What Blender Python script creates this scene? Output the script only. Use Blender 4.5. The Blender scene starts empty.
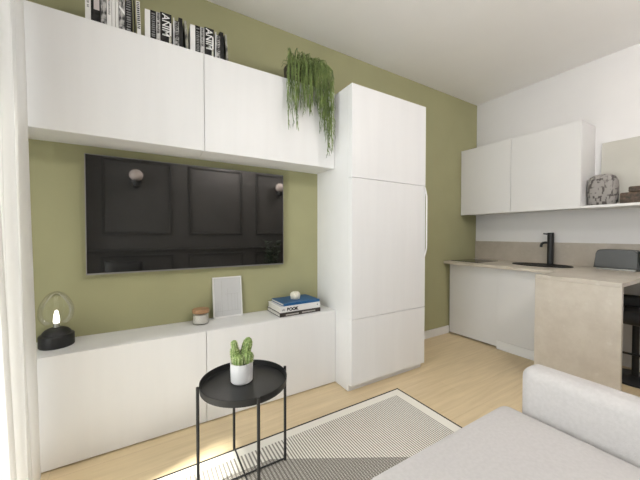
import bpy, bmesh, math, random
from mathutils import Vector, Matrix
random.seed(7)
SC = bpy.context.scene
COL = SC.collection
PI = math.pi
W, D, H, XL = 5.58, -3.32, 3.034, 0.84      # kitchen wall x, sofa wall y, ceiling z, window wall x

# ------------------------------------------------------------------ materials
def new_mat(name):
    m = bpy.data.materials.new(name); m.use_nodes = True
    nt = m.node_tree
    return m, nt, nt.nodes['Principled BSDF']
def setp(b, **k):
    names = dict(rough='Roughness', metal='Metallic', spec='Specular IOR Level', trans='Transmission Weight', ior='IOR',
                 coat='Coat Weight', sheen='Sheen Weight', emis='Emission Strength', sss='Subsurface Weight', coatr='Coat Roughness')
    for a, v in k.items(): b.inputs[names[a]].default_value = v
def N(nt, t, **k):
    n = nt.nodes.new(t)
    for a, v in k.items(): setattr(n, a, v)
    return n
def noisy(name, c1, c2, scale=(8, 8, 8), detail=4, bump=0.0, bscale=200, ramp=(.35, .65), **k):
    """two-tone noise colour with an optional fine bump"""
    m, nt, b = new_mat(name); L = nt.links
    tc = N(nt, 'ShaderNodeTexCoord'); mp = N(nt, 'ShaderNodeMapping'); mp.inputs['Scale'].default_value = scale
    L.new(tc.outputs['Object'], mp.inputs['Vector'])
    no = N(nt, 'ShaderNodeTexNoise'); no.inputs['Scale'].default_value = 1; no.inputs['Detail'].default_value = detail
    L.new(mp.outputs[0], no.inputs['Vector'])
    r = N(nt, 'ShaderNodeValToRGB'); r.color_ramp.elements[0].position = ramp[0]; r.color_ramp.elements[1].position = ramp[1]
    r.color_ramp.elements[0].color = (*c1, 1); r.color_ramp.elements[1].color = (*c2, 1)
    L.new(no.outputs['Fac'], r.inputs[0]); L.new(r.outputs[0], b.inputs['Base Color'])
    if bump:
        n2 = N(nt, 'ShaderNodeTexNoise'); n2.inputs['Scale'].default_value = bscale; n2.inputs['Detail'].default_value = 3
        L.new(tc.outputs['Object'], n2.inputs['Vector'])
        bp = N(nt, 'ShaderNodeBump'); bp.inputs['Strength'].default_value = bump; bp.inputs['Distance'].default_value = .002
        L.new(n2.outputs['Fac'], bp.inputs['Height']); L.new(bp.outputs[0], b.inputs['Normal'])
    setp(b, **k)
    return m
def plain(name, c, d=.03, **k):
    return noisy(name, tuple(x * (1 - d) for x in c), tuple(min(1, x * (1 + d)) for x in c), **k)

M = {}
M['green'] = plain('green_paint', (.375, .365, .205), .025, scale=(3, 3, 3), bump=.12, bscale=300, rough=.62, spec=.3)
M['white_wall'] = plain('white_wall_paint', (.71, .695, .68), .012, scale=(3, 3, 3), bump=.1, bscale=300, rough=.7, spec=.3)
M['ceiling'] = plain('ceiling_paint', (.90, .885, .87), .01, scale=(2, 2, 2), bump=.1, bscale=250, rough=.8, spec=.2)
M['charcoal_wall'] = plain('charcoal_paint', (.042, .040, .037), .05, scale=(3, 3, 3), bump=.1, rough=.6, spec=.3)
M['charcoal_trim'] = plain('charcoal_trim', (.026, .025, .023), .05, scale=(3, 3, 3), rough=.5, spec=.3)
M['skirting'] = plain('white_skirting', (.78, .77, .75), .01, rough=.5)
M['lacquer'] = plain('white_lacquer', (.80, .795, .785), .012, scale=(14, 14, 1.2), rough=.38, spec=.42, bump=.04, bscale=120)
M['carcass'] = plain('white_carcass', (.79, .785, .775), .01, rough=.45, spec=.4)
M['kitchen_white'] = plain('kitchen_white_front', (.71, .70, .685), .01, scale=(3, 3, 3), rough=.42, spec=.4)
M['cord'] = plain('cord', (.02, .02, .02), rough=.6)
M['black_metal'] = plain('black_metal', (.016, .016, .016), .1, rough=.42, spec=.4)
M['black_plastic'] = plain('black_plastic', (.010, .010, .010), .1, rough=.35)
M['black_glass'] = plain('black_glass', (.012, .012, .012), .02, rough=.06)
M['sink_black'] = plain('sink_black', (.006, .006, .006), .05, rough=.55, spec=.2)
M['steel'] = plain('brushed_steel', (.42, .42, .40), .06, scale=(2, 60, 60), rough=.35, metal=1)
M['tv_frame'] = plain('tv_bezel', (.30, .29, .28), .03, rough=.35, metal=.6)
M['grey_enamel'] = plain('grey_enamel', (.080, .083, .081), .05, rough=.4)
M['ceramic'] = plain('white_ceramic', (.72, .71, .69), .02, scale=(20, 20, 20), rough=.55, bump=.15, bscale=90)
M['cream_ceramic'] = noisy('cream_ceramic', (.70, .66, .52), (.84, .81, .70), scale=(60, 60, 60), rough=.5, bump=.4, bscale=120)
M['cork'] = noisy('lid_wood', (.30, .16, .075), (.46, .27, .14), scale=(10, 60, 40), rough=.5)
M['wax'] = plain('candle_wax', (.84, .81, .76), .02, rough=.5)
M['paper'] = plain('paper', (.74, .73, .70), .02, rough=.8)
M['page'] = noisy('page_block', (.55, .53, .48), (.80, .78, .73), scale=(3, 3, 600), rough=.85)
M['white_cover'] = plain('white_cover', (.78, .77, .75), .02, rough=.5)
M['black_cover'] = noisy('black_cover', (.007, .007, .007), (.030, .029, .028), scale=(40, 40, 30), rough=.6, spec=.2)
M['dark_cover'] = noisy('dark_brown_cover', (.02, .016, .014), (.055, .042, .036), scale=(40, 40, 40), rough=.5)
M['grey_cover'] = noisy('grey_photo_cover', (.03, .03, .029), (.50, .49, .47), scale=(45, 45, 22), rough=.5, ramp=(.42, .58))
M['pale_cover'] = noisy('pale_grey_cover', (.33, .32, .31), (.62, .61, .59), scale=(45, 45, 25), rough=.5, ramp=(.4, .6))
M['photo_cover'] = noisy('mottled_photo_cover', (.05, .048, .04), (.52, .51, .42), scale=(36, 36, 18), rough=.5, ramp=(.42, .62))
M['pink_label'] = plain('pinkish_label', (.56, .50, .50), .03, rough=.5)
M['silver_print'] = plain('silver_print', (.42, .40, .36), .05, rough=.4)
M['print_black'] = plain('print_black', (.015, .015, .015), .02, rough=.6)
M['print_grey'] = plain('print_grey', (.22, .22, .22), .02, rough=.6)
M['print_white'] = plain('print_white', (.80, .80, .78), .01, rough=.6)
M['sketch_line'] = plain('sketch_line', (.44, .43, .41), .02, rough=.8)
M['sketch_tone'] = plain('sketch_tone', (.57, .57, .56), .015, rough=.8)
M['blue_cover'] = noisy('blue_cover', (.008, .085, .235), (.014, .115, .29), scale=(14, 14, 14), rough=.4)
M['plant_pot_dark'] = plain('dark_pot', (.035, .028, .022), .15, rough=.55)
M['soil'] = noisy('soil', (.012, .009, .006), (.05, .035, .022), scale=(80, 80, 80), rough=1, bump=.6)
M['cactus'] = noisy('cactus_skin', (.10, .17, .035), (.33, .42, .15), scale=(90, 90, 60), rough=.6, ramp=(.35, .7))
M['cactus_spine'] = plain('cactus_spines', (.60, .62, .38), .03, rough=.7)
M['strand'] = noisy('hanging_foliage', (.055, .090, .018), (.25, .33, .095), scale=(26, 26, 9), rough=.55, ramp=(.3, .7))
M['leaf_dark'] = noisy('dark_leaf', (.012, .02, .012), (.03, .05, .025), scale=(12, 12, 12), rough=.6)
M['sofa'] = noisy('pale_boucle_fabric', (.50, .478, .462), (.535, .512, .496), scale=(70, 70, 70), bump=.45, bscale=260, rough=.95, spec=.15, sheen=.2)
M['black_fabric'] = noisy('black_fabric', (.010, .010, .010), (.024, .024, .023), scale=(120, 120, 120), bump=.5, bscale=300, rough=.9, spec=.2)
M['black_leather'] = plain('black_leather', (.012, .012, .012), .1, rough=.4, bump=.3, bscale=120)
M['dark_wood'] = noisy('dark_brown_wood', (.035, .028, .018), (.12, .075, .048), scale=(6, 40, 40), rough=.55)
M['rail'] = plain('white_metal', (.75, .75, .74), .01, rough=.35)
M['board'] = noisy('pale_beige_canvas', (.47, .455, .40), (.53, .515, .455), scale=(3, 2, 3), rough=.75, bump=.3, bscale=160)

def stone(name, c1, c2, c3, rough):
    m, nt, b = new_mat(name); L = nt.links
    tc = N(nt, 'ShaderNodeTexCoord')
    n1 = N(nt, 'ShaderNodeTexNoise'); n1.inputs['Scale'].default_value = 4.5; n1.inputs['Detail'].default_value = 9; n1.inputs['Roughness'].default_value = .68
    n2 = N(nt, 'ShaderNodeTexNoise'); n2.inputs['Scale'].default_value = 17; n2.inputs['Detail'].default_value = 5
    L.new(tc.outputs['Object'], n1.inputs['Vector']); L.new(tc.outputs['Object'], n2.inputs['Vector'])
    r1 = N(nt, 'ShaderNodeValToRGB'); e = r1.color_ramp.elements
    e[0].position = .36; e[0].color = (*c1, 1); e[1].position = .66; e[1].color = (*c2, 1)
    r2 = N(nt, 'ShaderNodeValToRGB'); e = r2.color_ramp.elements
    e[0].position = .63; e[0].color = (0, 0, 0, 1); e[1].position = .74; e[1].color = (.6, .6, .6, 1)
    mx = N(nt, 'ShaderNodeMixRGB'); mx.inputs[2].default_value = (*c3, 1)
    L.new(n1.outputs['Fac'], r1.inputs[0]); L.new(n2.outputs['Fac'], r2.inputs[0])
    L.new(r2.outputs[0], mx.inputs[0]); L.new(r1.outputs[0], mx.inputs[1]); L.new(mx.outputs[0], b.inputs['Base Color'])
    setp(b, rough=rough, spec=.5)
    return m
M['stone'] = stone('beige_stone', (.49, .435, .36), (.59, .54, .46), (.63, .59, .52), .30)
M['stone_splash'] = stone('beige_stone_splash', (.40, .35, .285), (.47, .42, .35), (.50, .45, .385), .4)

# oak floor: boards along x
m, nt, b = new_mat('oak_floor'); L = nt.links
tc = N(nt, 'ShaderNodeTexCoord')
br = N(nt, 'ShaderNodeTexBrick'); br.offset = .37; br.inputs['Scale'].default_value = 1
br.inputs['Brick Width'].default_value = 1.9; br.inputs['Row Height'].default_value = .19
br.inputs['Mortar Size'].default_value = .0012; br.inputs['Mortar Smooth'].default_value = .5
br.inputs['Color1'].default_value = (.66, .53, .335, 1); br.inputs['Color2'].default_value = (.71, .575, .37, 1)
br.inputs['Mortar'].default_value = (.56, .43, .27, 1)
L.new(tc.outputs['Object'], br.inputs['Vector'])
mp = N(nt, 'ShaderNodeMapping'); mp.inputs['Scale'].default_value = (1.6, 22, 1); L.new(tc.outputs['Object'], mp.inputs[0])
no = N(nt, 'ShaderNodeTexNoise'); no.inputs['Scale'].default_value = 1.5; no.inputs['Detail'].default_value = 8; no.inputs['Distortion'].default_value = .6
L.new(mp.outputs[0], no.inputs['Vector'])
rr = N(nt, 'ShaderNodeValToRGB'); rr.color_ramp.elements[0].position = .3; rr.color_ramp.elements[0].color = (.90, .885, .86, 1)
rr.color_ramp.elements[1].position = .7; rr.color_ramp.elements[1].color = (1.04, 1.04, 1.04, 1)
L.new(no.outputs['Fac'], rr.inputs[0])
mx = N(nt, 'ShaderNodeMixRGB', blend_type='MULTIPLY'); mx.inputs[0].default_value = 1
L.new(br.outputs['Color'], mx.inputs[1]); L.new(rr.outputs[0], mx.inputs[2]); L.new(mx.outputs[0], b.inputs['Base Color'])
setp(b, rough=.45, spec=.35)
M['floor'] = m

# woven rug: cream with dark stripes across its width, a denser zigzag field
RX0, RX1, RY0, RY1 = 1.10, 3.385, -2.25, -.677
m, nt, b = new_mat('woven_rug'); L = nt.links
geo = N(nt, 'ShaderNodeTexCoord'); sp = N(nt, 'ShaderNodeSeparateXYZ'); L.new(geo.outputs['Object'], sp.inputs[0])
def mt(op, a, c=None, d=None):
    n = N(nt, 'ShaderNodeMath', operation=op)
    for i, v in enumerate((a, c, d)):
        if v is None: continue
        if isinstance(v, (int, float)): n.inputs[i].default_value = v
        else: L.new(v, n.inputs[i])
    return n.outputs[0]
X, Y = sp.outputs[0], sp.outputs[1]
PER = .022
fine = mt('GREATER_THAN', X, 2.33)      # bold comb on the left part, finer lines on the rest
stl = mt('LESS_THAN', mt('FRACT', mt('DIVIDE', X, .0205)), .44); str_ = mt('LESS_THAN', mt('FRACT', mt('DIVIDE', X, .0158)), .46)
st = mt('ADD', mt('MULTIPLY', stl, mt('SUBTRACT', 1.0, fine)), mt('MULTIPLY', str_, fine))
fx2 = mt('FRACT', mt('DIVIDE', X, PER / 2)); fy2 = mt('FRACT', mt('DIVIDE', Y, PER / 2))
chk = mt('ABSOLUTE', mt('SUBTRACT', mt('LESS_THAN', fx2, .5), mt('LESS_THAN', fy2, .5)))
dense = mt('MAXIMUM', mt('MAXIMUM', mt('MULTIPLY', chk, .95), mt('MULTIPLY', st, .85)), .30)
# slanting limit between the open stripes and the dense weave
lim2 = mt('ADD', mt('MULTIPLY', mt('MAXIMUM', mt('SUBTRACT', X, 2.23), 0.0), -.575), -.845)
isd = mt('LESS_THAN', Y, lim2)
mix = N(nt, 'ShaderNodeMix', data_type='FLOAT'); L.new(isd, mix.inputs[0]); L.new(mt('MULTIPLY', st, .80), mix.inputs[2]); L.new(dense, mix.inputs[3])
ins = mt('MULTIPLY', mt('MULTIPLY', mt('GREATER_THAN', X, RX0 + .06), mt('LESS_THAN', X, RX1 - .072)),
         mt('MULTIPLY', mt('GREATER_THAN', Y, RY0 + .06), mt('LESS_THAN', Y, RY1 - .060)))
fac = mt('MULTIPLY', mix.outputs[0], ins)
cr = N(nt, 'ShaderNodeMixRGB'); cr.inputs[1].default_value = (.80, .775, .70, 1); cr.inputs[2].default_value = (.135, .118, .100, 1)
L.new(fac, cr.inputs[0])
L.new(cr.outputs[0], b.inputs['Base Color'])
n2 = N(nt, 'ShaderNodeTexNoise'); n2.inputs['Scale'].default_value = 350; L.new(geo.outputs['Object'], n2.inputs['Vector'])
bp = N(nt, 'ShaderNodeBump'); bp.inputs['Strength'].default_value = .4; bp.inputs['Distance'].default_value = .002
L.new(n2.outputs['Fac'], bp.inputs['Height']); L.new(bp.outputs[0], b.inputs['Normal'])
setp(b, rough=.95, spec=.1)
M['rug'] = m
M['rug_binding'] = plain('black_binding', (.018, .017, .016), .05, rough=.9)

# TV screen: dark, mirror-clear
m, nt, b = new_mat('tv_screen'); b.inputs['Base Color'].default_value = (.55, .54, .53, 1); setp(b, metal=1, rough=.03); M['screen'] = m
# clear glass shells
def thin_glass(name, tint, refl=1.0):
    m, nt, b = new_mat(name); L = nt.links; nt.nodes.remove(b); out = nt.nodes['Material Output']
    t = N(nt, 'ShaderNodeBsdfTransparent'); t.inputs[0].default_value = (*tint, 1)
    g = N(nt, 'ShaderNodeBsdfGlossy'); g.inputs['Roughness'].default_value = .02
    lw = N(nt, 'ShaderNodeLayerWeight'); lw.inputs[0].default_value = .28
    mm = N(nt, 'ShaderNodeMath', operation='MULTIPLY'); mm.inputs[1].default_value = refl; L.new(lw.outputs['Fresnel'], mm.inputs[0])
    x = N(nt, 'ShaderNodeMixShader'); L.new(mm.outputs[0], x.inputs[0]); L.new(t.outputs[0], x.inputs[1]); L.new(g.outputs[0], x.inputs[2])
    L.new(x.outputs[0], out.inputs[0]); return m
M['globe_glass'] = thin_glass('clear_globe_glass', (.985, .985, .97), .5)
M['window_glass'] = thin_glass('window_glass', (.97, .98, .97), .6)
M['jar_glass'] = thin_glass('jar_glass', (.97, .97, .96), .35)
# sheer curtain
m, nt, b = new_mat('sheer_curtain'); L = nt.links; nt.nodes.remove(b); out = nt.nodes['Material Output']
df = N(nt, 'ShaderNodeBsdfDiffuse'); df.inputs[0].default_value = (.86, .85, .83, 1)
tl = N(nt, 'ShaderNodeBsdfTranslucent'); tl.inputs[0].default_value = (.86, .85, .83, 1)
x1 = N(nt, 'ShaderNodeMixShader'); x1.inputs[0].default_value = .40
L.new(df.outputs[0], x1.inputs[1]); L.new(tl.outputs[0], x1.inputs[2]); tr = N(nt, 'ShaderNodeBsdfTransparent'); x2 = N(nt, 'ShaderNodeMixShader'); x2.inputs[0].default_value = .07
L.new(x1.outputs[0], x2.inputs[1]); L.new(tr.outputs[0], x2.inputs[2]); L.new(x2.outputs[0], out.inputs[0])
M['curtain'] = m
def emit(name, c, s):
    m, nt, b = new_mat(name); b.inputs['Base Color'].default_value = (*c, 1); b.inputs['Emission Color'].default_value = (*c, 1)
    b.inputs['Emission Strength'].default_value = s; return m
M['bulb'] = emit('lit_bulb', (1, .95, .86), 3)
M['fill_glow'] = emit('fill_glow', (1, .955, .935), 84)  # strong glow for the added fill pendants
M['globe_opal'] = emit('opal_globe', (.34, .29, .26), .02)

# ------------------------------------------------------------------ mesh helpers
def obj(name, bm, mat, parent=None, smooth=False, angle=None, loc=None):
    me = bpy.data.meshes.new(name); bmesh.ops.recalc_face_normals(bm, faces=bm.faces[:]); bm.to_mesh(me); bm.free()
    mats = mat if isinstance(mat, (list, tuple)) else [mat]
    for k in mats: me.materials.append(M[k])
    if smooth:
        for p in me.polygons: p.use_smooth = True
        if angle:
            try: me.set_sharp_from_angle(angle=angle)
            except Exception: pass
    o = bpy.data.objects.new(name, me); COL.objects.link(o)
    if loc: o.location = loc
    if parent: o.parent = parent
    return o
def tag(o, label=None, cat=None, group=None, kind=None):
    if label: o['label'] = label
    if cat: o['category'] = cat
    if group: o['group'] = group
    if kind: o['kind'] = kind
    return o
def empty(name, loc=(0, 0, 0), rz=0):
    o = bpy.data.objects.new(name, None); COL.objects.link(o); o.location = loc; o.rotation_euler = (0, 0, rz)
    o.empty_display_size = .05
    return o
def kids(o): return [c for c in COL.objects if c.parent == o]
def copy_tree(o, parent=None):
    c = o.copy(); COL.objects.link(c)
    if parent: c.parent = parent
    for ch in kids(o): copy_tree(ch, c)
    return c
def box(bm, x0, x1, y0, y1, z0, z1, bev=0, seg=2, mi=0, rot=None):
    r = bmesh.ops.create_cube(bm, size=1); vs = r['verts']
    for v in vs:
        v.co = Vector(((x0 + x1) / 2 + v.co.x * (x1 - x0), (y0 + y1) / 2 + v.co.y * (y1 - y0), (z0 + z1) / 2 + v.co.z * (z1 - z0)))
    fs = list({f for v in vs for f in v.link_faces})
    for f in fs: f.material_index = mi
    if bev:
        es = list({e for v in vs for e in v.link_edges})
        r = bmesh.ops.bevel(bm, geom=es, offset=bev, segments=seg, affect='EDGES', profile=.5)
        for f in r['faces']: f.material_index = mi
    return vs
def B(*a, **k):
    bm = bmesh.new(); box(bm, *a, **k); return bm
def lathe(bm, prof, n=32, c=(0, 0, 0), sx=1, sy=1, closed=True, mi=0):
    rings = []
    for r, z in prof:
        rings.append([bm.verts.new((c[0] + math.cos(2 * PI * i / n) * r * sx, c[1] + math.sin(2 * PI * i / n) * r * sy, c[2] + z)) for i in range(n)] if r > 1e-5
                     else [bm.verts.new((c[0], c[1], c[2] + z))])
    for a, b_ in zip(rings, rings[1:]):
        for i in range(n):
            j = (i + 1) % n
            if len(a) == 1 and len(b_) == 1: continue
            if len(a) == 1: f = bm.faces.new((a[0], b_[i], b_[j]))
            elif len(b_) == 1: f = bm.faces.new((a[i], a[j], b_[0]))
            else: f = bm.faces.new((a[i], a[j], b_[j], b_[i]))
            f.material_index = mi
    return bm
def LT(prof, n=32, c=(0, 0, 0), **k):
    return lathe(bmesh.new(), prof, n, c, **k)
def tube(bm, pts, r, n=8, caps=True):
    pts = [Vector(p) for p in pts]; rings = []
    rs = r if isinstance(r, (list, tuple)) else [r] * len(pts)
    up = None
    for i, p in enumerate(pts):
        d = (pts[min(i + 1, len(pts) - 1)] - pts[max(i - 1, 0)]).normalized()
        if up is None:
            up = Vector((0, 0, 1)) if abs(d.z) < .9 else Vector((1, 0, 0))
        a = d.cross(up).normalized(); b_ = a.cross(d).normalized(); up = b_
        rings.append([bm.verts.new(p + (a * math.cos(2 * PI * k / n) + b_ * math.sin(2 * PI * k / n)) * rs[i]) for k in range(n)])
    for A, C in zip(rings, rings[1:]):
        for k in range(n): bm.faces.new((A[k], A[(k + 1) % n], C[(k + 1) % n], C[k]))
    if caps:
        bm.faces.new(rings[0]); bm.faces.new(rings[-1][::-1])
    return bm
def TB(pts, r, n=10): return tube(bmesh.new(), pts, r, n)
def soft_box(x0, x1, y0, y1, z0, z1, bev, puff=0.0, seg=6, cuts=0):
    """cushion: rounded box with a slight crown on top"""
    bm = B(x0, x1, y0, y1, z0, z1, bev=bev, seg=seg)
    if cuts:
        bmesh.ops.subdivide_edges(bm, edges=[e for e in bm.edges if e.calc_length() > .2], cuts=cuts, use_grid_fill=True)
    cx, cy, hx, hy = (x0 + x1) / 2, (y0 + y1) / 2, (x1 - x0) / 2, (y1 - y0) / 2
    for v in bm.verts:
        if v.co.z > (z0 + z1) / 2:
            u, w = (v.co.x - cx) / hx, (v.co.y - cy) / hy
            v.co.z += puff * max(0, 1 - u ** 4) * max(0, 1 - w ** 4)
    return bm
def struct(name, bm, mat, **k):
    return tag(obj(name, bm, mat, **k), kind='structure')
def text(name, body, size, mat, parent, loc, rot, extrude=.0006, sx=1.0, align='LEFT', bold=0.0):
    c = bpy.data.curves.new(name, 'FONT'); c.body = body; c.size = size; c.extrude = extrude; c.align_x = align; c.offset = bold
    t = bpy.data.objects.new(name + '_tmp', c); COL.objects.link(t)
    bpy.context.view_layer.update()
    me = bpy.data.meshes.new_from_object(t.evaluated_get(bpy.context.evaluated_depsgraph_get()))
    bpy.data.objects.remove(t); bpy.data.curves.remove(c)
    me.materials.clear(); me.materials.append(M[mat]); me.name = name
    o = bpy.data.objects.new(name, me); COL.objects.link(o); o.parent = parent
    o.location = loc; o.rotation_euler = rot; o.scale = (sx, 1, 1)
    return o

# ------------------------------------------------------------------ room shell
T = .15
struct('floor', B(XL - T, W + T, D - T, T, -.1, 0), 'floor')
struct('ceiling', B(XL - T, W + T, D - T, T, H, H + .1), 'ceiling')
struct('wall_back', B(XL - T, W + T, 0, T, 0, H), 'green')
struct('wall_right', B(W, W + T, D, 0, 0, H), 'white_wall')
struct('wall_front', B(XL, W, D - T, D, 0, H), 'charcoal_wall')
WY0, WY1, WZ1 = -3.05, -.45, 2.76
bm = bmesh.new()
box(bm, XL - T, XL, WY1, 0, 0, H); box(bm, XL - T, XL, D, WY0, 0, H); box(bm, XL - T, XL, WY0, WY1, WZ1, H); box(bm, XL - T, XL, WY0, WY1, 0, .03)
struct('wall_left', bm, 'white_wall')
win = empty('window_1', (XL - .09, (WY0 + WY1) / 2, .03)); tag(win, kind='structure')
hy = (WY1 - WY0) / 2; wh = WZ1 - .03
bm = bmesh.new()
for a in (-hy, hy - .05): box(bm, -.03, .03, a, a + .05, 0, wh)
box(bm, -.03, .03, -hy, hy, 0, .05); box(bm, -.03, .03, -hy, hy, wh - .05, wh); box(bm, -.03, .03, -.03, .03, 0, wh)
obj('window_frame', bm, 'rail', win)
for a, c in ((-hy + .05, -.03), (.03, hy - .05)):
    obj('pane', B(-.004, .004, a, c, .05, wh - .05), 'window_glass', win)
struct('baseboard_back', B(3.885, 4.99, -.014, 0, 0, .095, bev=.003), 'skirting')
struct('baseboard_right', B(W - .014, W, D, -1.70, 0, .095, bev=.003), 'skirting')
# wainscot mouldings on the charcoal wall behind the sofa
k = 0
def frame_trim(x0, x1, z0, z1, w=.035, d=.022):
    global k; k += 1
    bm = bmesh.new()
    for a in ((x0, x1, z0, z0 + w), (x0, x1, z1 - w, z1), (x0, x0 + w, z0 + w, z1 - w), (x1 - w, x1, z0 + w, z1 - w)):
        box(bm, a[0], a[1], D, D + d, a[2], a[3], bev=.006)
    struct('trim_%d' % k, bm, 'charcoal_trim')
for x0, x1 in ((1.08, 2.05), (2.32, 3.25), (3.52, 4.45), (4.70, 5.50)):
    frame_trim(x0, x1, 1.26, 2.46); frame_trim(x0 - .02, x1 + .02, .22, .93)
k += 1; struct('trim_%d' % k, B(XL, W, D, D + .03, .975, 1.02, bev=.008), 'charcoal_trim')
struct('baseboard_front', B(XL, W, D, D + .018, 0, .12, bev=.004), 'charcoal_trim')

# ------------------------------------------------------------------ curtain
cur = empty('curtain', (1.06, -.36, 0)); tag(cur, 'sheer white floor-length curtain hanging in folds by the window', 'curtain')
bm = bmesh.new(); rows = []
NP = 150; zs = [0.012, .3, .8, 1.4, 2.0, 2.6, 2.96]
for z in zs:
    row = []
    for i in range(NP + 1):
        t = i / NP; y = -.36 - t * .44
        amp = .058 * (.72 + .28 * z / 3)
        x = 1.085 + amp * math.sin(t * 2 * PI * 5.5 + .9) + .012 * math.sin(t * 23 + z * .8) + .03 * t + .036 * (1 - z / 1.5) * (1 if z < 1.5 else .55)
        row.append(bm.verts.new((x - 1.06, y + .36 + .014 * math.sin(t * 2 * PI * 13 + .6), z)))
    rows.append(row)
for a, c in zip(rows, rows[1:]):
    for i in range(NP): bm.faces.new((a[i], a[i + 1], c[i + 1], c[i]))
obj('curtain_panel', bm, 'curtain', cur, smooth=True)
rail = obj('curtain_rail', B(1.05, 1.10, -3.2, -.02, H - .04, H - .001, bev=.004), 'rail'); tag(rail, 'white curtain rail fixed to the ceiling along the window', 'curtain rail')

# ------------------------------------------------------------------ storage wall around the TV
XS, XT, XT2 = 1.987, 3.03, 3.885
G = .0015
def wall_cabinet(x0, x1, label):
    t = empty('wall_cabinet', ((x0 + x1) / 2, 0, 1.822)); tag(t, label, 'wall cabinet', 'white wall cabinets above the television')
    h = (x1 - x0) / 2
    bm = bmesh.new(); box(bm, -h + .0005, h - .0005, -.272, -.001, .006, .641, bev=.001)
    obj('body', bm, 'carcass', t)
    obj('door', B(-h + G, h - G, -.2915, -.2735, 0, .6415, bev=.0025), 'lacquer', t)
wall_cabinet(XL + .005, XS, 'long white wall cabinet above the television, nearest the curtain')
wall_cabinet(XS, XT - .001, 'long white wall cabinet beside the tall cupboard, with the trailing plant on it')
def low_cabinet(x0, x1, label):
    t = empty('low_cabinet', ((x0 + x1) / 2, 0, 0)); tag(t, label, 'cabinet', 'low white cabinets under the television')
    h = (x1 - x0) / 2
    obj('body', B(-h + .0005, h - .0005, -.29, -.001, .002, .6, bev=.001), 'carcass', t)
    obj('door', B(-h + G, h - G, -.311, -.292, .008, .6175, bev=.0025), 'lacquer', t)
low_cabinet(XL + .005, XS, 'low white floor cabinet under the television, next to the curtain, below the globe lamp')
low_cabinet(XS, XT - .001, 'low white floor cabinet beside the tall cupboard, behind the black side table')
top = obj('cabinet_top', B(XL + .002, XT - .001, -.2915, -.001, .6005, .619, bev=.002), 'carcass')
tag(top, 'long white top board running over both low cabinets below the television', 'worktop')
# tall cupboard
t = empty('tall_cupboard', ((XT + XT2) / 2, 0, 0)); tag(t, 'tall white cupboard with three stacked doors standing on the oak floor', 'cupboard')
h = (XT2 - XT) / 2
bm = bmesh.new(); box(bm, -h, -h + .02, -.4885, -.001, .003, 2.443, bev=.001); box(bm, h - .02, h, -.4885, -.001, .003, 2.443, bev=.001)
box(bm, -h + .02, h - .02, -.508, -.001, 2.424, 2.443); box(bm, -h + .02, h - .02, -.4885, -.001, .06, 2.424)
obj('body', bm, 'carcass', t)
obj('plinth', B(-h + .02, h - .02, -.4885, -.47, .003, .0595), 'carcass', t)
for z0, z1, nm in ((.060, .588, 0), (.591, 1.712, 1), (1.715, 2.443, 0)):
    dr = obj('door', B(-h, h, -.532, -.489, z0, z1, bev=.0025), 'lacquer', t)
    if nm:
        pts = []
        for i in range(15):
            s = i / 14; pts.append((h - .012, -.532 - .034 * min(1, math.sin(PI * s) * 2.6) * .72, 1.045 + s * .665))
        obj('handle', TB(pts, [.004] + [.0065] * 13 + [.004], 10), 'lacquer', dr, smooth=True)

# television
t = empty('television', ((1.322 + 2.664) / 2, 0, (1.009 + 1.771) / 2)); tag(t, 'large flat black television mounted on the green wall', 'television')
hw, hh = (2.664 - 1.322) / 2, (1.771 - 1.009) / 2
bm = bmesh.new(); box(bm, -hw, hw, -.05, -.02, -hh, hh, bev=.002); obj('casing', bm, 'tv_frame', t)
obj('wall_mount', B(-.25, .25, -.02, -.001, -.2, .2), 'black_plastic', t)
obj('screen', B(-hw + .006, hw - .006, -.0515, -.0505, -hh + .010, hh - .006), 'screen', t)

# ------------------------------------------------------------------ books on the wall cabinets
ZB = 2.4642
def std_book(x0, x1, h, mat, label, group, lean=0.0, words=None, dep=.16, extra=None, pages=True):
    w = x1 - x0 - .001
    t = empty('book', (x0 + (w if lean > 0 else 0), -.27, ZB)); t.rotation_euler = (0, lean, 0)
    tag(t, label, 'book', group)
    o = -w if lean > 0 else 0
    cv = min(.003, w * .2)
    bm = bmesh.new(); box(bm, o, o + w, 0, cv, 0, h); box(bm, o, o + cv, cv, dep, 0, h); box(bm, o + w - cv, o + w, cv, dep, 0, h)
    obj('cover', bm, mat, t)
    obj('pages', B(o + cv, o + w - cv, cv, dep - .004, .003, h - .003), 'page', t)
    if words:
        body, size, tm, zt, bold, sx = words
        # legible titles read from the top down the spine; lettering too small to read is a column of short printed dashes
        if body != 'ANIM':
            rr_ = random.Random(len(body) + int(x0 * 1000)); bm = bmesh.new(); z = zt; lw = min(w * .42, size * .4)
            while z > zt - len(body) * size * .62 * sx and z > .02:
                st_ = rr_.uniform(.16, .34) * size
                if rr_.random() < .97: box(bm, o + w / 2 - lw * rr_.uniform(.75, 1), o + w / 2 + lw * rr_.uniform(.75, 1), -.0009, .0002, z - st_, z)
                z -= st_ + size * rr_.uniform(.14, .3)
            obj('spine_lettering', bm, tm, t)
        else: text('spine_title', body, size, tm, t, (o + w / 2 - size * .35, -.0004, zt), (PI / 2, PI / 2, 0), sx=sx, bold=bold)
    if extra: extra(t, o, w, h)
    return t
def band(name, mat, z0f, z1f, x0f=.12, x1f=.88):
    def f(t, o, w, h): obj(name, B(o + w * x0f, o + w * x1f, -.0009, .0002, h * z0f, h * z1f), mat, t)
    return f
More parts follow.
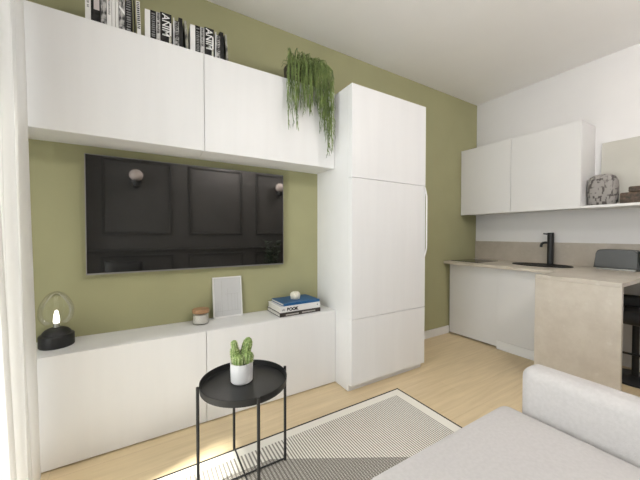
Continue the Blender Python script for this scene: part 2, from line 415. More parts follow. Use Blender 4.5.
def anim_set(xs, cluster, lo_heights):
    g = 'books standing in the %s cluster' % cluster
    a, b_, c, d, d2, e, f, g2, end = xs
    where = 'in the %s book cluster' % cluster
    std_book(a, b_, .176, 'white_cover', 'plain white-spined book ' + where, g)
    std_book(b_, c, .180, 'black_cover', 'black book right of the plain white one ' + where, g, words=('LIFE  ARTS', .026, 'print_grey', .165, .0006, .95))
    std_book(c, d, .180, 'pale_cover', 'slim pale grey book with dark lettering ' + where, g, words=('STUDIO EDEN', .017, 'print_black', .175, .0006, 1.05))
    std_book(d, d2, .190, 'black_cover', 'black book reading ANIM in white capitals ' + where, g, words=('ANIM', .060, 'print_white', .184, .0004, .93), extra=lambda t, o, w, h: (band('spine_photo', 'photo_cover', .03, .30, .76, .96)(t, o, w, h), band('spine_panel', 'paper', .30, .72, .80, .97)(t, o, w, h)))
    std_book(e - .006, e, .180, 'white_cover', 'thin white book right of the ANIM book ' + where, g)
    std_book(e, f, .163, 'grey_cover', 'black-and-white lettered book right of the thin white one ' + where, g, words=('ABSTRACT', .024, 'print_black', .165, .001, 1.0), extra=None)
    std_book(f, g2 - .004, .192, 'black_cover', 'black book leaning left ' + where, g, lean=-.015)
    std_book(g2 + .013, end - .016, .186, 'photo_cover', 'mottled grey-green book at the right end ' + where, g, lean=-.065)
    return
g1 = 'books standing in the leftmost cluster'
wh = 'in the leftmost book cluster'
std_book(1.366, 1.392, .20, 'white_cover', 'white book with grey spine text at the left end ' + wh, g1, words=('MODERN HOMES', .013, 'print_grey', .18, .0003, 1.1))
std_book(1.392, 1.436, .21, 'black_cover', 'thick black book with a pinkish label on its spine ' + wh, g1, extra=band('spine_label', 'pink_label', .36, .97, .30, .90))
std_book(1.437, 1.464, .20, 'grey_cover', 'dark grey patterned book right of the pink-labelled one ' + wh, g1)
std_book(1.465, 1.488, .205, 'white_cover', 'white book with grey capitals down its spine ' + wh, g1, words=('INTERIOR IDEAS', .013, 'print_grey', .19, .0003, 1.05))
std_book(1.489, 1.505, .205, 'white_cover', 'slim plain white book, left of two plain white ones ' + wh, g1)
std_book(1.506, 1.521, .205, 'paper', 'slim plain white book, right of two plain white ones ' + wh, g1)
def stripe(t, o, w, h):
    bm = bmesh.new(); vs = [bm.verts.new((o + a * w, y, z)) for y in (-.001, .0002) for a, z in ((.03, h * .66), (.97, h * .48), (.97, h * .56), (.03, h * .74))]
    bm.faces.new(vs[:4]); bm.faces.new(vs[4:]);
    for i in range(4): bm.faces.new((vs[i], vs[(i + 1) % 4], vs[4 + (i + 1) % 4], vs[4 + i]))
    obj('spine_stripe', bm, 'print_white', t)
std_book(1.522, 1.553, .20, 'grey_cover', 'grey book with a slanting white stripe ' + wh, g1, extra=stripe)
std_book(1.554, 1.588, .205, 'black_cover', 'black book with pale grey spine lettering ' + wh, g1, words=('TYPE STYLE', .03, 'print_grey', .19, .0006, .9))
std_book(1.598, 1.606, .205, 'black_cover', 'thin plain black book leaning slightly left ' + wh, g1, lean=-.02)
std_book(1.614, 1.634, .205, 'white_cover', 'white book with black lettering at the right end ' + wh, g1, lean=-.03, words=('BLACK WHITE', .024, 'print_black', .198, .0012, .95))
anim_set((1.653, 1.682, 1.714, 1.736, 1.800, 1.815, 1.842, 1.870, 1.915), 'middle', None)
anim_set((1.908, 1.939, 1.970, 1.996, 2.057, 2.072, 2.097, 2.127, 2.170), 'rightmost', None)

# ------------------------------------------------------------------ trailing plant
t = empty('trailing_plant', (2.762, -.17, ZB - .0)); tag(t, 'trailing green plant spilling over the wall cabinet beside the tall cupboard', 'potted plant')
pot = obj('pot', LT([(0, 0), (.10, 0), (.125, .02), (.135, .16), (.125, .165), (.118, .14), (0, .14)], 36), 'plant_pot_dark', t, smooth=True, angle=.7)
obj('soil', LT([(0, .142), (.117, .142), (.117, .150), (0, .155)], 24), 'soil', pot)
bm = bmesh.new(); rnd = random.Random(3)
def strand(px, drop, x0=None):
    sx = px * .6 + rnd.uniform(-.02, .02)
    sy = rnd.uniform(-.08, .02)
    out = -.158 - rnd.uniform(0, .05)
    hgt = .158 + rnd.uniform(-.02, .085)
    pts = [(sx, sy, .13), (sx + (px - sx) * .35, sy + (out - sy) * .25, hgt), (sx + (px - sx) * .8, sy + (out - sy) * .7, hgt - .01), (px, out, .12)]
    z = .12; x = px; y = out
    n = max(3, int(drop / .045)); ph = rnd.uniform(0, 6)
    for i in range(n):
        z -= drop / n; x = min(x + rnd.uniform(-.007, .007), .232); y += rnd.uniform(-.004, .003)
        y = min(y, -.134)
        pts.append((x, y, z))
    # smooth
    P = []
    for i in range(len(pts) - 1):
        a, b_ = Vector(pts[i]), Vector(pts[i + 1]); P += [a, (a + b_) / 2]
    P.append(Vector(pts[-1]))
    r = rnd.uniform(.0020, .0033)
    rr = [r] * (len(P) - 2) + [r * .7, r * .3]
    tube(bm, P, rr, 5)
    # short side twigs
    for i in range(4, len(P) - 1):
        if rnd.random() < .55:
            a = P[i]; ang = rnd.uniform(0, 2 * PI); l = rnd.uniform(.02, .055)
            q = a + Vector((min(math.cos(ang) * l * .35, .236 - a.x), -abs(math.sin(ang)) * l * .35, -l))
            if q.y > -.13: q.y = -.131
            tube(bm, [a, (a + q) / 2 + Vector((math.cos(ang) * .004, 0, .006)), q], [r * .8, r * .7, r * .3], 4)
for i in range(128):
    u = rnd.random(); px = -.195 + u * .405
    if .47 < u < .56 and i % 3: continue
    if u < .30: drop = rnd.choice([.22, .35, .55]) * rnd.uniform(.6, 1.1)
    elif u < .5: drop = rnd.uniform(.15, .42)
    elif u < .62: drop = rnd.uniform(.1, .3)
    else: drop = (.30 + (u - .62) * 1.15) * rnd.uniform(.6, 1.12)
    if u > .93: drop *= .9
    strand(px, drop)
for i in range(34):   # upright and arching tips around the pot
    a = rnd.uniform(0, 2 * PI); l = rnd.uniform(.03, .09)
    p0 = Vector((rnd.uniform(-.08, .12), rnd.uniform(-.07, .07), .14)); p1 = p0 + Vector((math.cos(a) * .05, math.sin(a) * .04, l)); p2 = p1 + Vector((math.cos(a) * .07 + .03, math.sin(a) * .03, l * .15)); p3 = p2 + Vector((math.cos(a) * .03, -.02, -.05))
    for p in (p1, p2, p3): p.y = min(p.y, .15)
    tube(bm, [p0, p1, p2, p3], [.003, .003, .0025, .001], 5)
obj('foliage', bm, 'strand', t, smooth=True)

# ------------------------------------------------------------------ things on the low cabinets
ZL = .6195
# globe lamp
t = empty('table_lamp', (1.195, -.130, ZL)); tag(t, 'globe table lamp with clear glass and black round base beside the curtain', 'lamp')
base = obj('base', LT([(0, 0), (.078, 0), (.081, .004), (.081, .064), (.078, .068), (.068, .071), (.064, .083), (.052, .096), (.034, .104), (0, .106)], 48), 'black_metal', t, smooth=True, angle=.6)
pr = []
for i in range(25):
    a = -PI / 2 + .50 + (PI - .50) * i / 24
    pr.append((max(0.0, math.cos(a) * (.080 - .014 * math.sin(a))), .213 + math.sin(a) * .104))
obj('glass_globe', LT(pr, 48), 'globe_glass', t, smooth=True)
bl = obj('bulb', LT([(.0001, .131), (.013, .133), (.0155, .142), (.014, .16), (.010, .190), (.006, .204), (0, .208)], 24), 'bulb', t, smooth=True)
obj('bulb_socket', LT([(0, .1085), (.015, .1085), (.015, .1305), (0, .1305)], 24), 'steel', t, smooth=True, angle=.6)
# candle jar
t = empty('candle_jar', (1.984, -.106, ZL)); t.scale = (1.1, 1.1, 1.08); tag(t, 'small glass candle jar with a brown wooden lid left of the picture frame', 'jar')
obj('glass', LT([(0, 0), (.047, 0), (.05, .004), (.05, .066), (.044, .072), (.042, .072), (.047, .064), (.047, .006), (0, .006)], 36), 'jar_glass', t, smooth=True, angle=.7)
obj('wax', LT([(0, .0065), (.0455, .0065), (.0463, .010), (.0466, .062), (0, .064)], 36), 'wax', t, smooth=True, angle=.7)
obj('lid', LT([(0, .0725), (.05, .0725), (.0525, .077), (.0525, .094), (.050, .098), (0, .099)], 36), 'cork', t, smooth=True, angle=.6)
# picture
t = empty('picture_frame', (2.195, -.055, ZL + .001)); t.rotation_euler = (-.125, 0, .0)
tag(t, 'small white framed pencil drawing leaning on the green wall below the television', 'picture frame')
w, hh2 = .112, .314
bm = bmesh.new()
for a in ((-w, w, 0, .012), (-w, w, hh2 - .010, hh2), (-w, -w + .011, .012, hh2 - .010), (w - .009, w, .012, hh2 - .010)): box(bm, a[0], a[1], 0, .016, a[2], a[3], bev=.0015)
obj('frame', bm, 'white_cover', t)
sh = obj('drawing', B(-w + .011, w - .009, .006, .012, .012, hh2 - .010), 'sketch_tone', t)
bm = bmesh.new()
for a in ((-.045, -.0435, .02, .29), (.0, .0015, .05, .22), (-.02, .09, .178, .1795), (.03, .0315, .05, .178), (.055, .0565, .05, .178), (.075, .0765, .05, .178), (-.09, .09, .05, .0515), (-.075, -.0735, .05, .13), (-.06, -.0588, .05, .13)):
    box(bm, a[0], a[1], .0053, .0061, a[2], a[3])
obj('pencil_lines', bm, 'sketch_line', sh)
# stacked books
def flat_book(cx, cy, z, w, d, hgt, rz, mat, label, name='book', page=True):
    t = empty('book', (cx, cy, z), rz); tag(t, label, 'book', 'books stacked beside the tall cupboard')
    bm = bmesh.new(); cv = .0035
    box(bm, -w / 2, w / 2, -d / 2, d / 2, 0, cv, bev=.001); box(bm, -w / 2, w / 2, -d / 2, d / 2, hgt - cv, hgt, bev=.001)
    box(bm, -w / 2, w / 2, -d / 2, -d / 2 + cv, cv, hgt - cv)
    obj('cover', bm, mat, t)
    obj('pages', B(-w / 2 + .004, w / 2 - .004, -d / 2 + cv, d / 2 - .004, cv, hgt - cv), 'page', t)
    return t
RZ = .02
b1 = flat_book(2.715, -.141, ZL + .0005, .372, .258, .032, RZ, 'dark_cover', 'dark brown book with silver spine print, lowest of the stack')
bm = bmesh.new(); box(bm, -.135, -.02, -.1298, -.1289, .008, .018); box(bm, .01, .135, -.1298, -.1289, .010, .020); obj('spine_print', bm, 'silver_print', b1)
b2 = flat_book(2.718, -.141, ZL + .033, .366, .250, .046, RZ, 'white_cover', 'thick white book with black spine letters, middle of the stack')
text('spine_title', 'BOOK', .034, 'print_black', b2, (-.125, -.1255, .010), (PI / 2, 0, 0), bold=.0019, sx=1.0)
bm = bmesh.new()
for a_, h_ in ((-.166, .012), (-.158, .016), (-.149, .013)): box(bm, a_, a_ + .005, -.1259, -.1248, .014, .014 + h_)
obj('spine_lettering', bm, 'print_grey', b2)
obj('spine_dot', LT([(0, 0), (.005, 0), (.005, .0008), (0, .0008)], 12), 'print_black', b2).matrix_local = Matrix.Translation((.155, -.125, .028)) @ Matrix.Rotation(PI / 2, 4, 'X')
b3 = flat_book(2.734, -.136, ZL + .0795, .336, .238, .020, RZ + .01, 'blue_cover', 'bright blue book lying on top of the stack')
# cream lobed ornament
bm = bmesh.new(); n, mrow = 48, 14; rows = []
for j in range(mrow + 1):
    a = j / mrow; r = math.sin(min(1, a * 1.02) * PI * .5) if a < 1 else 1
    ph = a * PI * .62
    R, z = .047 * math.sin(ph) / .985, .036 + .034 * math.cos(ph)
    rows.append([bm.verts.new((R * (1 + .055 * math.cos(8 * th)) * math.cos(th), R * (1 + .055 * math.cos(8 * th)) * math.sin(th), z * (1 - .05 * math.exp(-(R / .012) ** 2)))) for th in [2 * PI * i / n for i in range(n)]])
zb = min(v.co.z for v in rows[-1])
rows.append([bm.verts.new((v.co.x * .93, v.co.y * .93, zb - .017)) for v in rows[-1]])
for a, b_ in zip(rows, rows[1:]):
    for i in range(n): bm.faces.new((a[i], a[(i + 1) % n], b_[(i + 1) % n], b_[i]))
bm.faces.new(rows[-1]); bmesh.ops.remove_doubles(bm, verts=bm.verts[:], dist=.00005)
zb = min(v.co.z for v in bm.verts)
o = obj('ornament', bm, 'cream_ceramic', smooth=True); o.location = (2.735, -.130, ZL + .1000 - zb); o.scale = (.92, .92, 1)
tag(o, 'small cream ribbed ceramic ornament on the blue book', 'ornament')

# ------------------------------------------------------------------ rug
t = empty('rug', (0, 0, 0)); tag(t, 'cream woven rug with fine dark stripes and thin black edge on the floor', 'rug')
obj('pile', B(RX0, RX1, RY0, RY1, .001, .011), 'rug', t)
bm = bmesh.new(); e = .011
for a in ((RX0 - e, RX1 + e, RY1, RY1 + e), (RX0 - e, RX1 + e, RY0 - e, RY0), (RX0 - e, RX0, RY0, RY1), (RX1, RX1 + e, RY0, RY1)):
    box(bm, a[0], a[1], a[2], a[3], .001, .0118)
obj('binding', bm, 'rug_binding', t)

# ------------------------------------------------------------------ side table
TX, TY, R0 = 2.0715, -.8886, .225
t = empty('side_table', (TX, TY, .0115), -.0165); tag(t, 'round black metal tray side table standing on the rug', 'side table')
obj('tray', LT([(0, .484), (.208, .484), (.215, .487), (.217, .518), (.2135, .519), (.211, .494), (.206, .491), (0, .491)], 72), 'black_metal', t, smooth=True, angle=.5)
for i in range(4):
    a = i * PI / 2; c, s = math.cos(a), math.sin(a)
    bm = TB([(R0 * c, R0 * s, .0), (R0 * c, R0 * s, .525)], .0075, 12)
    lg = obj('leg', bm, 'black_metal', t, smooth=True, angle=.7)
for i in range(2):
    a = i * PI / 2; c, s = math.cos(a), math.sin(a); z = .010 + .0 * i
    obj('cross_bar', TB([(-R0 * c, -R0 * s, z), (R0 * c, R0 * s, z)], .0045, 10), 'black_metal', t, smooth=True, angle=.7)
# cactus
t = empty('potted_cactus', (2.065, -.862, .0115 + .4915)); t.scale = (1.06, 1.06, 1.04); tag(t, 'small green cactus in a white pot on the black side table', 'potted plant')
pt_ = obj('pot', LT([(0, 0), (.047, 0), (.052, .006), (.054, .094), (.0545, .098), (.050, .098), (.049, .088), (0, .088)], 40), 'ceramic', t, smooth=True, angle=.6)
obj('soil', LT([(0, .0885), (.0485, .0885), (.0485, .091), (0, .093)], 24), 'soil', pt_)
def cactus_arm(p0, p1, r, ribs=11):
    p0, p1 = Vector(p0), Vector(p1); ax = p1 - p0; L_ = ax.length; q = ax.to_track_quat('Z', 'Y')
    bm = bmesh.new(); n = ribs * 4; rows = []
    m_ = 16
    for j in range(m_ + 1):
        s = j / m_; z = s * L_
        rad = r * (.78 + .22 * math.sin(min(1, s * 2.2) * PI / 2)) if s < .6 else r * math.sqrt(max(0, 1 - ((s - .6) / .4) ** 2.4))
        rad = max(rad, .0008)
        rows.append([bm.verts.new(p0 + q @ Vector((rad * (1 + .10 * math.cos(ribs * 2 * PI * i / n)) * math.cos(2 * PI * i / n), rad * (1 + .10 * math.cos(ribs * 2 * PI * i / n)) * math.sin(2 * PI * i / n), z))) for i in range(n)])
    for a, b_ in zip(rows, rows[1:]):
        for i in range(n): bm.faces.new((a[i], a[(i + 1) % n], b_[(i + 1) % n], b_[i]))
    bm.faces.new(rows[-1]); bm.faces.new(rows[0])
    st_ = obj('cactus_stem', bm, 'cactus', t, smooth=True)
    bm = bmesh.new()
    for j in range(1, 15, 2):
        for k_ in range(ribs):
            c0 = rows[0][0]
            s = j / m_; z = s * L_; rad = r * (.78 + .22 * math.sin(min(1, s * 2.2) * PI / 2)) if s < .6 else r * math.sqrt(max(0, 1 - ((s - .6) / .4) ** 2.4))
            a = 2 * PI * k_ / ribs; p = p0 + q @ Vector((rad * 1.1 * math.cos(a), rad * 1.1 * math.sin(a), z))
            d = q @ Vector((math.cos(a), math.sin(a), .3))
            tube(bm, [p - d * .001, p + d * .0035], [.0020, .0010], 4)
    obj('spines', bm, 'cactus_spine', st_)
cactus_arm((-.018, -.014, .085), (-.021, -.018, .142), .0265)
cactus_arm((.022, -.014, .085), (.026, -.018, .148), .0270)
cactus_arm((-.024, .010, .085), (-.034, .006, .182), .0210)
cactus_arm((-.030, .0, .160), (-.040, -.002, .212), .0145, 9)
cactus_arm((.010, .012, .088), (.038, .0, .214), .0225)
cactus_arm((.002, .020, .085), (.004, .022, .15), .016)

# ------------------------------------------------------------------ sofa
t = empty('corner_sofa', (2.3, -2.4, 0)); tag(t, 'pale grey fabric corner sofa with chaise reaching onto the rug', 'sofa')
def P(name, bm, mat='sofa', parent=t, smooth=True, ang=None):
    bmesh.ops.translate(bm, verts=bm.verts[:], vec=(-2.3, 2.4, 0)); return obj(name, bm, mat, parent, smooth=smooth, angle=ang)
P('base', soft_box(2.315, 3.243, -3.22, -1.575, .07, .255, .03))
P('base', soft_box(1.15, 2.313, -3.22, -2.52, .07, .255, .03))
P('seat_cushion', soft_box(2.288, 3.245, -3.03, -1.554, .257, .396, .055, puff=.008, cuts=5))
P('seat_cushion', soft_box(1.15, 2.285, -3.03, -2.50, .257, .392, .045, puff=.010, cuts=5))
P('armrest', soft_box(3.247, 3.400, -3.24, -1.630, .06, .605, .055, puff=.0, cuts=3))
P('armrest', soft_box(1.01, 1.148, -3.24, -2.50, .06, .600, .042, cuts=3))
P('backrest', soft_box(1.15, 3.245, -3.245, -3.032, .257, .60, .05, cuts=3))
for x_, y_ in ((2.40, -1.70), (3.18, -1.70), (3.18, -3.1), (1.22, -3.1), (1.22, -2.6), (2.25, -2.6)):
    P('foot', LT([(0, .0005), (.02, .0005), (.024, .069), (0, .069)], 16, (x_, y_, .012 if (x_ > RX0 and x_ < RX1 and y_ > RY0) else 0)), 'black_plastic')
# dark pillow
bm = bmesh.new(); n = 18; top_ = {}; bot = {}
for i in range(n + 1):
    for j in range(n + 1):
        u, v = i / n * 2 - 1, j / n * 2 - 1
        pin = 1 - .10 * (u * u + v * v - u * u * v * v * 2) * 1.0 + .10 * (u * u * v * v)
        hgt = .065 * ((1 - u ** 4) * (1 - v ** 4)) ** .6
        x, z = u * .24 * (1 - .10 * (1 - v * v) * 0 - .08 * (1 - abs(v)) * abs(u)), v * .235 * (1 - .08 * (1 - abs(u)) * abs(v))
        top_[i, j] = bm.verts.new((x, -hgt, z))
        bot[i, j] = top_[i, j] if hgt < 1e-6 else bm.verts.new((x, hgt, z))
for i in range(n):
    for j in range(n):
        bm.faces.new((top_[i, j], top_[i + 1, j], top_[i + 1, j + 1], top_[i, j + 1]))
        q = [bot[i, j], bot[i, j + 1], bot[i + 1, j + 1], bot[i + 1, j]]
        bm.faces.new(q)
o = obj('cushion', bm, 'black_fabric', smooth=True); o.location = (1.38, -2.86, .650); o.rotation_euler = (.2, .04, 0)
tag(o, 'black square cushion on the sofa, seen reflected in the television', 'cushion')

# plant beside the sofa (seen reflected in the television)
t = empty('floor_plant', (3.74, -3.00, 0)); tag(t, 'dark leafy potted plant beside the sofa, seen reflected in the television', 'potted plant')
pt_ = obj('pot', LT([(0, .001), (.13, .001), (.16, .30), (.15, .30), (.145, .27), (0, .27)], 32), 'plant_pot_dark', t, smooth=True, angle=.7)
bm = bmesh.new(); bl_ = bmesh.new(); rnd = random.Random(11)
for i in range(24):
    a = rnd.uniform(0, 2 * PI); r = rnd.uniform(.03, .26); zt = rnd.uniform(.66, 1.20)
    e_ = Vector((math.cos(a) * r * 1.1, max(-.2, math.sin(a) * r), zt))
    pts = [Vector((math.cos(a) * .03, math.sin(a) * .03, .27)), Vector((e_.x * .4, e_.y * .4, zt * .6)), e_]
    tube(bm, pts, [.006, .005, .003], 6)
    for k_ in range(6):
        s = .45 + .55 * k_ / 5; c = pts[0].lerp(e_, s); b0 = rnd.uniform(0, 2 * PI); l = rnd.uniform(.08, .14); w_ = l * .36
        d = Vector((math.cos(b0), math.sin(b0), rnd.uniform(-.1, .7))).normalized(); sd = d.cross(Vector((0, 0, 1))).normalized(); up = sd.cross(d)
        if (c + d * l).y < -.27: continue
        V = [bl_.verts.new(c + d * (l * q_) + sd * (w_ * s_) + up * (.006 * z_)) for q_, s_, z_ in ((0, 0, 0), (.35, .9, 1), (.75, .7, .4), (1, 0, -1), (.75, -.7, .4), (.35, -.9, 1))]
        V2 = [bl_.verts.new(v.co - up * .0015) for v in V]
        bl_.faces.new(V); bl_.faces.new(V2[::-1])
        for q_ in range(6): bl_.faces.new((V[q_], V2[q_], V2[(q_ + 1) % 6], V[(q_ + 1) % 6]))
obj('stems', bm, 'leaf_dark', t, smooth=True); obj('leaves', bl_, 'leaf_dark', t)
obj('soil', LT([(0, .2705), (.144, .2705), (.144, .276), (0, .28)], 24), 'soil', pt_)

# wall lamps on the charcoal wall (seen reflected in the television)
for x_, lab in ((1.54, 'round wall lamp on the charcoal wall, reflected near the television left edge'), (3.99, 'round wall lamp on the charcoal wall, reflected near the television right edge')):
    t = empty('wall_lamp', (x_, D, 2.11)); tag(t, lab, 'wall lamp', 'wall lamps on the charcoal wall')
    obj('back_plate', B(-.04, .04, .001, .02, -.10, .02, bev=.006), 'black_metal', t)
    obj('lamp_holder', LT([(0, -.09), (.04, -.080), (.07, -.045), (.078, .0), (0, .012)], 32, (0, .11, 0)), 'black_metal', t, smooth=True, angle=.6)
    pr = [(math.cos(-PI / 2 + .6 + (PI - .6) * i / 18) * .094, .09 + math.sin(-PI / 2 + .6 + (PI - .6) * i / 18) * .090) for i in range(19)]
    pr[-1] = (0, pr[-1][1])
    obj('globe', LT([(0, pr[0][1])] + pr, 32, (0, .115, 0)), 'globe_opal', t, smooth=True)

# ------------------------------------------------------------------ kitchen
def kit_wall(y0, y1, label, side=False):
    t = empty('kitchen_wall_cabinet', (W, (y0 + y1) / 2, 1.517)); tag(t, label, 'wall cabinet', 'white kitchen wall cabinets')
    h = (y0 - y1) / 2
    obj('body', B(-.332, -.001, -h + .0005, h - .0005, .010, .840, bev=.001), 'kitchen_white', t)
    obj('door', B(-.352, -.334, -h + G, h - G, 0, .840, bev=.002), 'kitchen_white', t)
kit_wall(-.003, -.615, 'white handleless kitchen wall cabinet in the corner against the green wall')
kit_wall(-.615, -1.243, 'white handleless kitchen wall cabinet next to the open shelf with the vase')
o = obj('kitchen_shelf', B(W - .352, W - .001, -2.7, -1.2435, 1.514, 1.538, bev=.0015), 'kitchen_white'); tag(o, 'thin white open shelf running right from the kitchen wall cabinets', 'shelf')
def kit_base(y0, y1, z0, plinth, label, xf=4.985):
    t = empty('kitchen_base_cabinet', (W, (y0 + y1) / 2, 0)); tag(t, label, 'cabinet', 'white kitchen base cabinets')
    h = (y0 - y1) / 2; f = -(W - xf)
    obj('body', B(f + .021, -.001, -h + .0005, h - .0005, .10, .895, bev=.001), 'kitchen_white', t)
    obj('door', B(f, f + .019, -h + G, h - G, z0, .893, bev=.002), 'kitchen_white', t)
    obj('plinth', B(f + plinth, f + plinth + .016, -h, h, .001, .099 if plinth > .02 else z0 - .003), 'carcass', t)
kit_base(-.018, -.617, .020, .06, 'white kitchen base cabinet under the hob against the green wall')
kit_base(-.617, -1.17, .10, .004, 'white kitchen base cabinet with flush plinth next to the stone bar', 4.962)
# counter with sink cut-out left solid: thin inset bowl on top
o = obj('kitchen_counter', B(4.885, W - .001, -1.195, -.002, .898, .930, bev=.002), 'stone'); tag(o, 'beige stone kitchen counter along the white wall with the hob and sink', 'worktop')
t = empty('bar_counter', (4.45, -1.45, 0)); tag(t, 'beige stone waterfall breakfast bar projecting from the kitchen wall', 'bar counter')
obj('bar_top', B(0, W - .001 - 4.45, -.27, .254, .898, .930, bev=.002), 'stone', t)
obj('side_panel', B(0, .03, -.27, .254, .001, .8975, bev=.002), 'stone', t)
o = obj('backsplash', B(W - .016, W - .001, -2.7, -.002, .9305, 1.175, bev=.001), 'stone_splash'); tag(o, 'beige stone backsplash strip on the white wall above the counter', 'backsplash')
# hob
t = empty('hob', (5.22, -.20, .9305)); tag(t, 'flat black glass hob set in the counter beside the green wall', 'hob')
obj('glass_plate', B(-.22, .22, -.175, .175, 0, .005, bev=.002), 'black_glass', t)
bm = bmesh.new()
for c in ((-.11, 0), (.11, 0)): lathe(bm, [(.075, .0052), (.077, .0056), (.079, .0052)], 40, (c[0], c[1], 0))
obj('cooking_zones', bm, 'print_grey', t)
# sink
t = empty('sink', (5.325, -.885, .9305)); tag(t, 'oval black sink inset in the stone counter under the faucet', 'sink')
obj('bowl', LT([(0, .0015), (.13, .0015), (.19, .003), (.235, .007), (.245, .009), (.256, .008), (.258, 0), (0, 0)], 64, sx=.72, sy=1.07), 'sink_black', t, smooth=True, angle=.5)
obj('drain', LT([(0, .0018), (.02, .0022), (.022, .004), (.03, .003), (.03, .0016)], 24), 'black_metal', t, smooth=True)
# faucet
t = empty('faucet', (5.50, -.903, .9305)); tag(t, 'black cylindrical faucet standing behind the oval sink', 'faucet')
obj('body', LT([(0, 0), (.037, 0), (.037, .006), (.030, .010), (.030, .350), (.028, .354), (0, .354)], 32), 'black_metal', t, smooth=True, angle=.6)
sp_ = [(-.0, .028, .243), (-.01, .045, .244), (-.022, .062, .240), (-.030, .071, .230), (-.034, .075, .214), (-.035, .076, .192)]
obj('spout', TB(sp_, .0135, 14), 'black_metal', t, smooth=True, angle=.8)
obj('lever', TB([(-.004, .03, .338), (-.012, .055, .342), (-.016, .065, .345)], .008, 10), 'black_metal', t, smooth=True, angle=.8)
# toaster
t = empty('toaster', (5.472, -1.452, .9305)); tag(t, 'grey rounded toaster with steel foot standing on the stone bar', 'toaster')
bm = bmesh.new(); prof = []
hw_, hh_ = .156, .190
def rc(cx, cz, r, a0, a1, n=7): return [(cx + r * math.cos(a0 + (a1 - a0) * i / n), cz + r * math.sin(a0 + (a1 - a0) * i / n)) for i in range(n + 1)]
prof = [(-hw_, .016), (hw_, .016)] + rc(hw_ - .05, hh_ - .035, .035, 0, PI / 2) + rc(-hw_ + .05, hh_ - .035, .035, PI / 2, PI)
A = [bm.verts.new((-.085, y_, z_)) for y_, z_ in prof]; Bv = [bm.verts.new((.085, y_, z_)) for y_, z_ in prof]
for v in A + Bv:
    if v.co.z > .1: v.co.x *= .86
bm.faces.new(A[::-1]); bm.faces.new(Bv)
for i in range(len(A)): bm.faces.new((A[i], A[(i + 1) % len(A)], Bv[(i + 1) % len(A)], Bv[i]))
bmesh.ops.bevel(bm, geom=[e for e in bm.edges if (len({v in A for v in e.verts}) == 1)], offset=.012, segments=3, affect='EDGES')
obj('body', bm, 'grey_enamel', t, smooth=True, angle=.8)
obj('foot_plate', B(-.075, .075, -.135, .135, 0, .0155, bev=.004), 'steel', t)
bm = bmesh.new()
for c in (-.03, .03): box(bm, c - .010, c + .010, -.08, .08, hh_ - .002, hh_ + .001)
obj('bread_slots', bm, 'black_plastic', t)
obj('lever', B(-.012, .012, -.1745, -.1565, .11, .125, bev=.003), 'steel', t)
# coffee machine at the frame edge
t = empty('coffee_machine', (5.44, -1.676, .9305)); tag(t, 'black coffee machine cut off by the right picture edge, beside the toaster', 'coffee machine')
bm = bmesh.new(); box(bm, .02, .10, -.043, .043, .0, .25, bev=.010); box(bm, -.10, .02, -.042, .042, 0, .03, bev=.006); box(bm, -.10, .02, -.042, .042, .17, .25, bev=.010)
obj('body', bm, 'black_plastic', t, smooth=True, angle=.7)
obj('spout', TB([(-.04, 0, .171), (-.04, 0, .145)], .010, 12), 'steel', t)
# beige canvas on the shelf
t = empty('canvas', (W - .062, -1.69, 1.5385)); t.rotation_euler = (0, .065, 0); tag(t, 'blank beige canvas leaning on the wall behind the vase', 'picture')
obj('canvas_face', B(0, .018, -.39, .39, 0, .635, bev=.002), 'board', t)
# vase
m, nt, b = new_mat('printed_stoneware'); L = nt.links
tc = N(nt, 'ShaderNodeTexCoord'); mp = N(nt, 'ShaderNodeMapping'); mp.inputs['Scale'].default_value = (22, 22, 13); L.new(tc.outputs['Object'], mp.inputs[0])
vo = N(nt, 'ShaderNodeTexVoronoi', feature='F1', distance='CHEBYCHEV'); vo.inputs['Scale'].default_value = 1.7; vo.inputs['Randomness'].default_value = .8; L.new(mp.outputs[0], vo.inputs['Vector'])
no = N(nt, 'ShaderNodeTexNoise'); no.inputs['Scale'].default_value = 1.2; no.inputs['Detail'].default_value = 5; L.new(mp.outputs[0], no.inputs['Vector'])
ml = N(nt, 'ShaderNodeMath', operation='MULTIPLY'); L.new(vo.outputs['Distance'], ml.inputs[0]); L.new(no.outputs['Fac'], ml.inputs[1])
r = N(nt, 'ShaderNodeValToRGB'); r.color_ramp.elements[0].position = .20; r.color_ramp.elements[0].color = (.29, .27, .25, 1)
r.color_ramp.elements[1].position = .29; r.color_ramp.elements[1].color = (.075, .066, .06, 1)
L.new(ml.outputs[0], r.inputs[0]); L.new(r.outputs[0], b.inputs['Base Color']); setp(b, rough=.8); M['vase'] = m
bm = bmesh.new(); n = 48; rows = []
prof = [(0, 0), (.075, 0), (.092, .012), (.103, .05), (.108, .11), (.108, .18), (.103, .235), (.088, .275), (.06, .293), (.045, .296), (.04, .290), (.04, .25), (0, .25)]
for r_, z_ in prof:
    rows.append([bm.verts.new(((r_ / ((abs(math.cos(a)) ** 2.9 + abs(math.sin(a)) ** 2.9) ** (1 / 2.9)) * math.cos(a) * .9 if r_ else 0), (r_ / ((abs(math.cos(a)) ** 2.9 + abs(math.sin(a)) ** 2.9) ** (1 / 2.9)) * math.sin(a) if r_ else 0), z_)) for a in [2 * PI * i / n for i in range(n)]])
for a, b_ in zip(rows, rows[1:]):
    for i in range(n): bm.faces.new((a[i], a[(i + 1) % n], b_[(i + 1) % n], b_[i]))
bmesh.ops.remove_doubles(bm, verts=bm.verts[:], dist=.00005)
o = obj('vase', bm, 'vase', smooth=True, angle=1.0); o.location = (5.41, -1.352, 1.5385); tag(o, 'squat grey stoneware vase with dark marks on the kitchen shelf', 'vase')
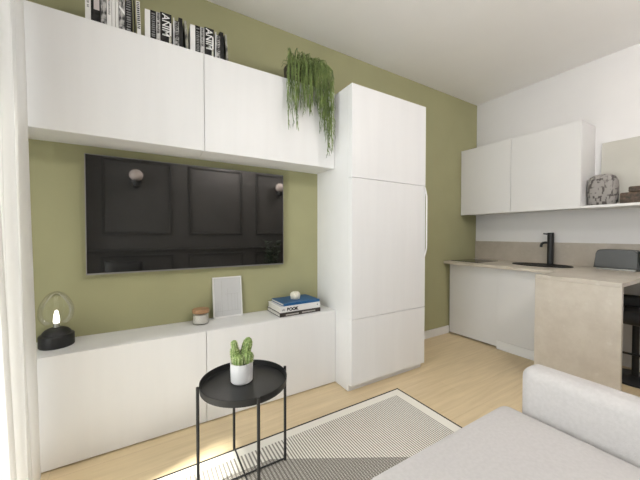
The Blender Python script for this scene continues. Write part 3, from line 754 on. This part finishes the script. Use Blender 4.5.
o = obj('wooden_block', B(-.05, .05, -.25, .0, 0, .105, bev=.012, seg=3), 'dark_wood', smooth=True, angle=.8); o.location = (5.40, -1.482, 1.5385); tag(o, 'dark brown wooden block lying on the kitchen shelf right of the vase', 'wooden block')
o = obj('wooden_block', B(-.045, .045, -.22, .0, 0, .05, bev=.010, seg=3), 'dark_wood', smooth=True, angle=.8); o.location = (5.405, -1.535, 1.644); tag(o, 'smaller dark brown wooden block stacked on top of another, right of the vase', 'wooden block')

# bar stool
t = empty('bar_stool', (5.30, -1.615, 0)); tag(t, 'black padded bar stool on a round base tucked under the stone bar', 'bar stool')
obj('base', LT([(0, .001), (.205, .001), (.207, .008), (.200, .014), (.05, .022), (.03, .035), (0, .035)], 56), 'black_metal', t, smooth=True, angle=.6)
obj('post', LT([(0, .0352), (.0235, .0352), (.0235, .50), (0, .50)], 24), 'black_metal', t, smooth=True, angle=.6)
obj('footrest', TB([(-.02, -.14, .222), (-.035, -.12, .222), (-.035, .12, .222), (-.02, .14, .222)], .0095, 12), 'black_metal', t, smooth=True, angle=.8)
obj('footrest_bracket', TB([(-.022, 0, .222), (-.036, 0, .222)], .012, 12), 'black_metal', t, smooth=True, angle=.8)
obj('seat', soft_box(-.19, .17, -.19, .19, .50, .605, .045, puff=.015, cuts=2), 'black_leather', t, smooth=True)
bm = soft_box(.10, .17, -.18, .18, .600, .715, .03, cuts=2)
for v in bm.verts: v.co.x -= .9 * (v.co.y) ** 2 * 1.5
obj('backrest', bm, 'black_leather', t, smooth=True)

# ------------------------------------------------------------------ light
w = bpy.data.worlds.new('World'); SC.world = w; w.use_nodes = True
bg = w.node_tree.nodes['Background']; bg.inputs[0].default_value = (.80, .90, 1, 1); bg.inputs[1].default_value = 1.2
def area(name, loc, rot, sx, sy, e, col):
    l = bpy.data.lights.new(name, 'AREA'); l.shape = 'RECTANGLE'; l.size = sx; l.size_y = sy; l.energy = e; l.color = col
    o = bpy.data.objects.new(name, l); COL.objects.link(o); o.location = loc; o.rotation_euler = rot; return o
area('window_daylight', (XL - .55, (WY0 + WY1) / 2, 1.45), (0, -PI / 2, 0), 2.9, 2.9, 100, (.99, .98, .985))
s = bpy.data.lights.new('sun', 'SUN'); s.energy = 24; s.angle = math.radians(3.5); s.color = (1, .96, .88)
so = bpy.data.objects.new('sun', s); COL.objects.link(so)
so.rotation_euler = Vector((1.25, .33, -2.55)).to_track_quat('-Z', 'Y').to_euler()

for x_, y_, lab in ((3.0, -2.85, 'added round fill light hanging out of view from the ceiling over the sofa'), (4.45, -2.6, 'added round fill light hanging out of view from the ceiling over the kitchen end')):  # unseen pendants, added only to raise the room's brightness
    t = empty('added_fill_pendant', (x_, y_, H)); tag(t, lab, 'added fill light')
    obj('canopy', LT([(0, -.001), (.05, -.001), (.05, -.02), (0, -.025)], 24), 'rail', t, smooth=True, angle=.6)
    obj('cord', TB([(0, 0, -.024), (0, 0, -.13)], .004), 'black_plastic', t)
    gr = .125 if x_ < 4 else .095
    obj('globe', LT([(0, -.13)] + [(gr * math.sin(PI * i / 16), -.13 - gr + gr * math.cos(PI * i / 16)) for i in range(1, 16)] + [(0, -.13 - 2 * gr)], 32), 'fill_glow', t, smooth=True)

# ------------------------------------------------------------------ camera
cam = bpy.data.cameras.new('camera'); co = bpy.data.objects.new('camera', cam); COL.objects.link(co)
co.location = (1.6349, -2.3694, 1.2655); co.rotation_euler = (PI / 2 - .0191, 0, -.5413)
cam.sensor_width = 36; cam.lens = 36 * 292.96 / 640; cam.clip_start = .02
SC.camera = co
SC.view_settings.view_transform = 'Standard'; SC.view_settings.look = 'None'; SC.view_settings.exposure = 0; SC.view_settings.gamma = 1
SC.view_settings.use_curve_mapping = False
